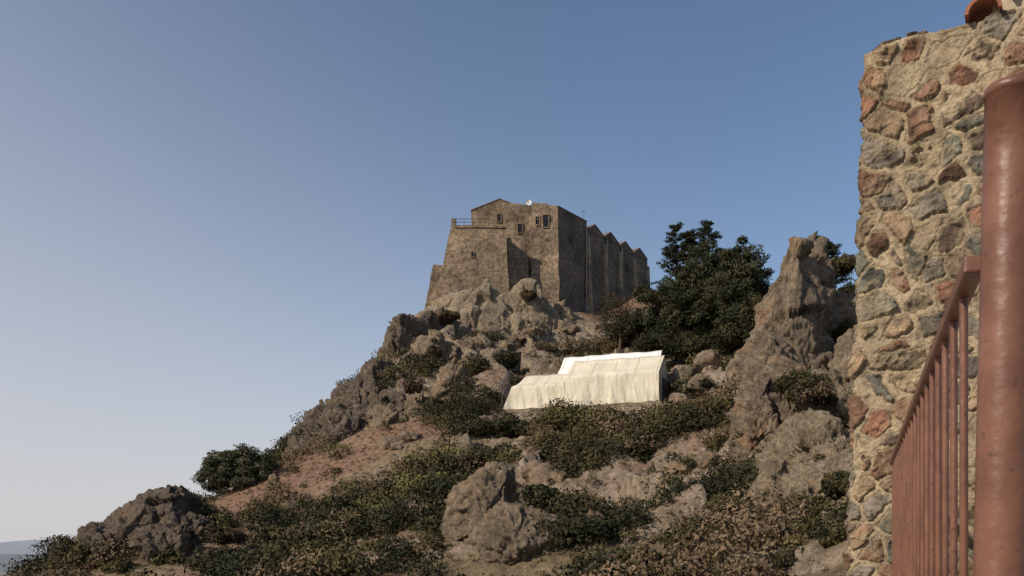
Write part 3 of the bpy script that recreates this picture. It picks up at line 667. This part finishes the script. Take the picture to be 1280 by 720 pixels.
# ------------------------------------------------------------------ terrace floor and railing
M_conc=mat_simple('terrace_concrete',(.34,.3,.25),.9,.2,3,.4,.02)
prism('terrace',[(-2.6,-5,-9),(4.5,-5,-9),(4.5,5.6,-9),(-2.6,5.6,-9)],[(-2.6,-5,-.75),(4.5,-5,-.75),(4.5,5.6,-.75),(-2.6,5.6,-.75)],M_conc)
m,nt,b=newmat('railing_paint',.42,.4)
n1=noise(nt,9,6,.65); r1=ramp(nt,n1.outputs[0],[(.3,(.115,.048,.03)),(.55,(.175,.076,.046)),(.75,(.215,.102,.064))])
n2=noise(nt,60,4,.6); r2=ramp(nt,n2.outputs[0],[(.62,0.),(.72,1.)]); c=mix(nt,r1.outputs[0],(.075,.035,.023),r2.outputs[0]); nt.links.new(c,b.inputs['Base Color'])
n3=noise(nt,25,3,.5); bump(nt,b,n3.outputs[0],.4,.008)
M_rail=m
rail=empty('metal_railing')
post=[]; rad=[]
for k,(zz,rr) in enumerate([(-.76,.039),(-.3,.039),(0,.039),(.3,.039),(.6,.039),(.712,.039),(.7125,.0405),(.722,.041),(.728,.038),(.731,.030),(.732,.0)]):
    post.append((.782+.018*zz/.73-.004,1.4,zz)); rad.append(rr)
V,Q=tube(post,rad,40); mesh_np('post',V,Q,M_rail,smooth=True,parent=rail)
V,Q=tube([(.782-.018,1.4,-.75),(.782-.018,1.4,-.738)],[.08,.08],24); mesh_np('post_base',V,Q,M_rail,parent=rail)
A0=np.array([.752,1.43]); A1=np.array([2.13,4.93]); L=np.linalg.norm(A1-A0); rd=(A1-A0)/L; rn=np.array([rd[1],-rd[0]])
def rf(s,w,z): p=A0+rd*s+rn*w; return (p[0],p[1],z)
box('handrail',0,L,-.016,.016,.442,.47,M_rail,rail,bevel=.004,fr=rf)
box('bottom_rail',0,L,-.012,.012,-.66,-.635,M_rail,rail,bevel=.003,fr=rf)
k=0; s=.16
while s<L-.03:
    V,Q=tube([rf(s,0,-.64),rf(s,0,.443)],[.0072,.0072],12); mesh_np('bar_%d'%k,V,Q,M_rail,smooth=True,parent=rail); s+=.18; k+=1

# ------------------------------------------------------------------ light, sky, camera
az=math.radians(-124); el=math.radians(34)
sd=Vector((math.sin(az)*math.cos(el),math.cos(az)*math.cos(el),math.sin(el)))
sl=D.lights.new('sun','SUN'); sl.energy=4.1; sl.angle=math.radians(.5); sl.color=(1,.89,.74)
so=link(D.objects.new('sun',sl)); so.rotation_euler=sd.to_track_quat('Z','Y').to_euler()
w=D.worlds.new('World'); scene.world=w; w.use_nodes=True; nt=w.node_tree
sk=N(nt,'ShaderNodeTexSky'); sk.sky_type='NISHITA'; sk.sun_disc=False; sk.sun_elevation=el; sk.sun_rotation=az
sk.altitude=500; sk.air_density=1.0; sk.dust_density=.8; sk.ozone_density=1.6
tc=N(nt,'ShaderNodeTexCoord'); sx=N(nt,'ShaderNodeSeparateXYZ'); nt.links.new(tc.outputs['Generated'],sx.inputs[0])
def M(op,a,b_=None,c_=None,clamp=False):
    n=N(nt,'ShaderNodeMath',operation=op); n.use_clamp=clamp
    for i,v in enumerate((a,b_,c_)):
        if v is None: continue
        if hasattr(v,'links'): nt.links.new(v,n.inputs[i])
        else: n.inputs[i].default_value=v
    return n.outputs[0]
zp=M('MAXIMUM',sx.outputs[2],0.0)
wid=M('MULTIPLY',M('EXPONENT',M('MULTIPLY',sx.outputs[0],-1.45)),.19)
hz=M('MULTIPLY',M('EXPONENT',M('MULTIPLY',M('POWER',M('DIVIDE',zp,wid),1.25),-1.0)),.93)
bg=nt.nodes['Background']
mv=mix(nt,sk.outputs[0],(5.3,5.15,5.45),hz)
nt.links.new(mv,bg.inputs[0]); bg.inputs[1].default_value=.115
cam=D.cameras.new('camera'); co=link(D.objects.new('camera',cam)); scene.camera=co
co.location=(0,0,0); co.rotation_euler=(math.pi/2,0,0)
cam.sensor_width=36; cam.lens=36*F/1280; cam.shift_y=.25; cam.clip_start=.05; cam.clip_end=200000
scene.view_settings.view_transform='Standard'; scene.view_settings.look='None'; scene.view_settings.exposure=0
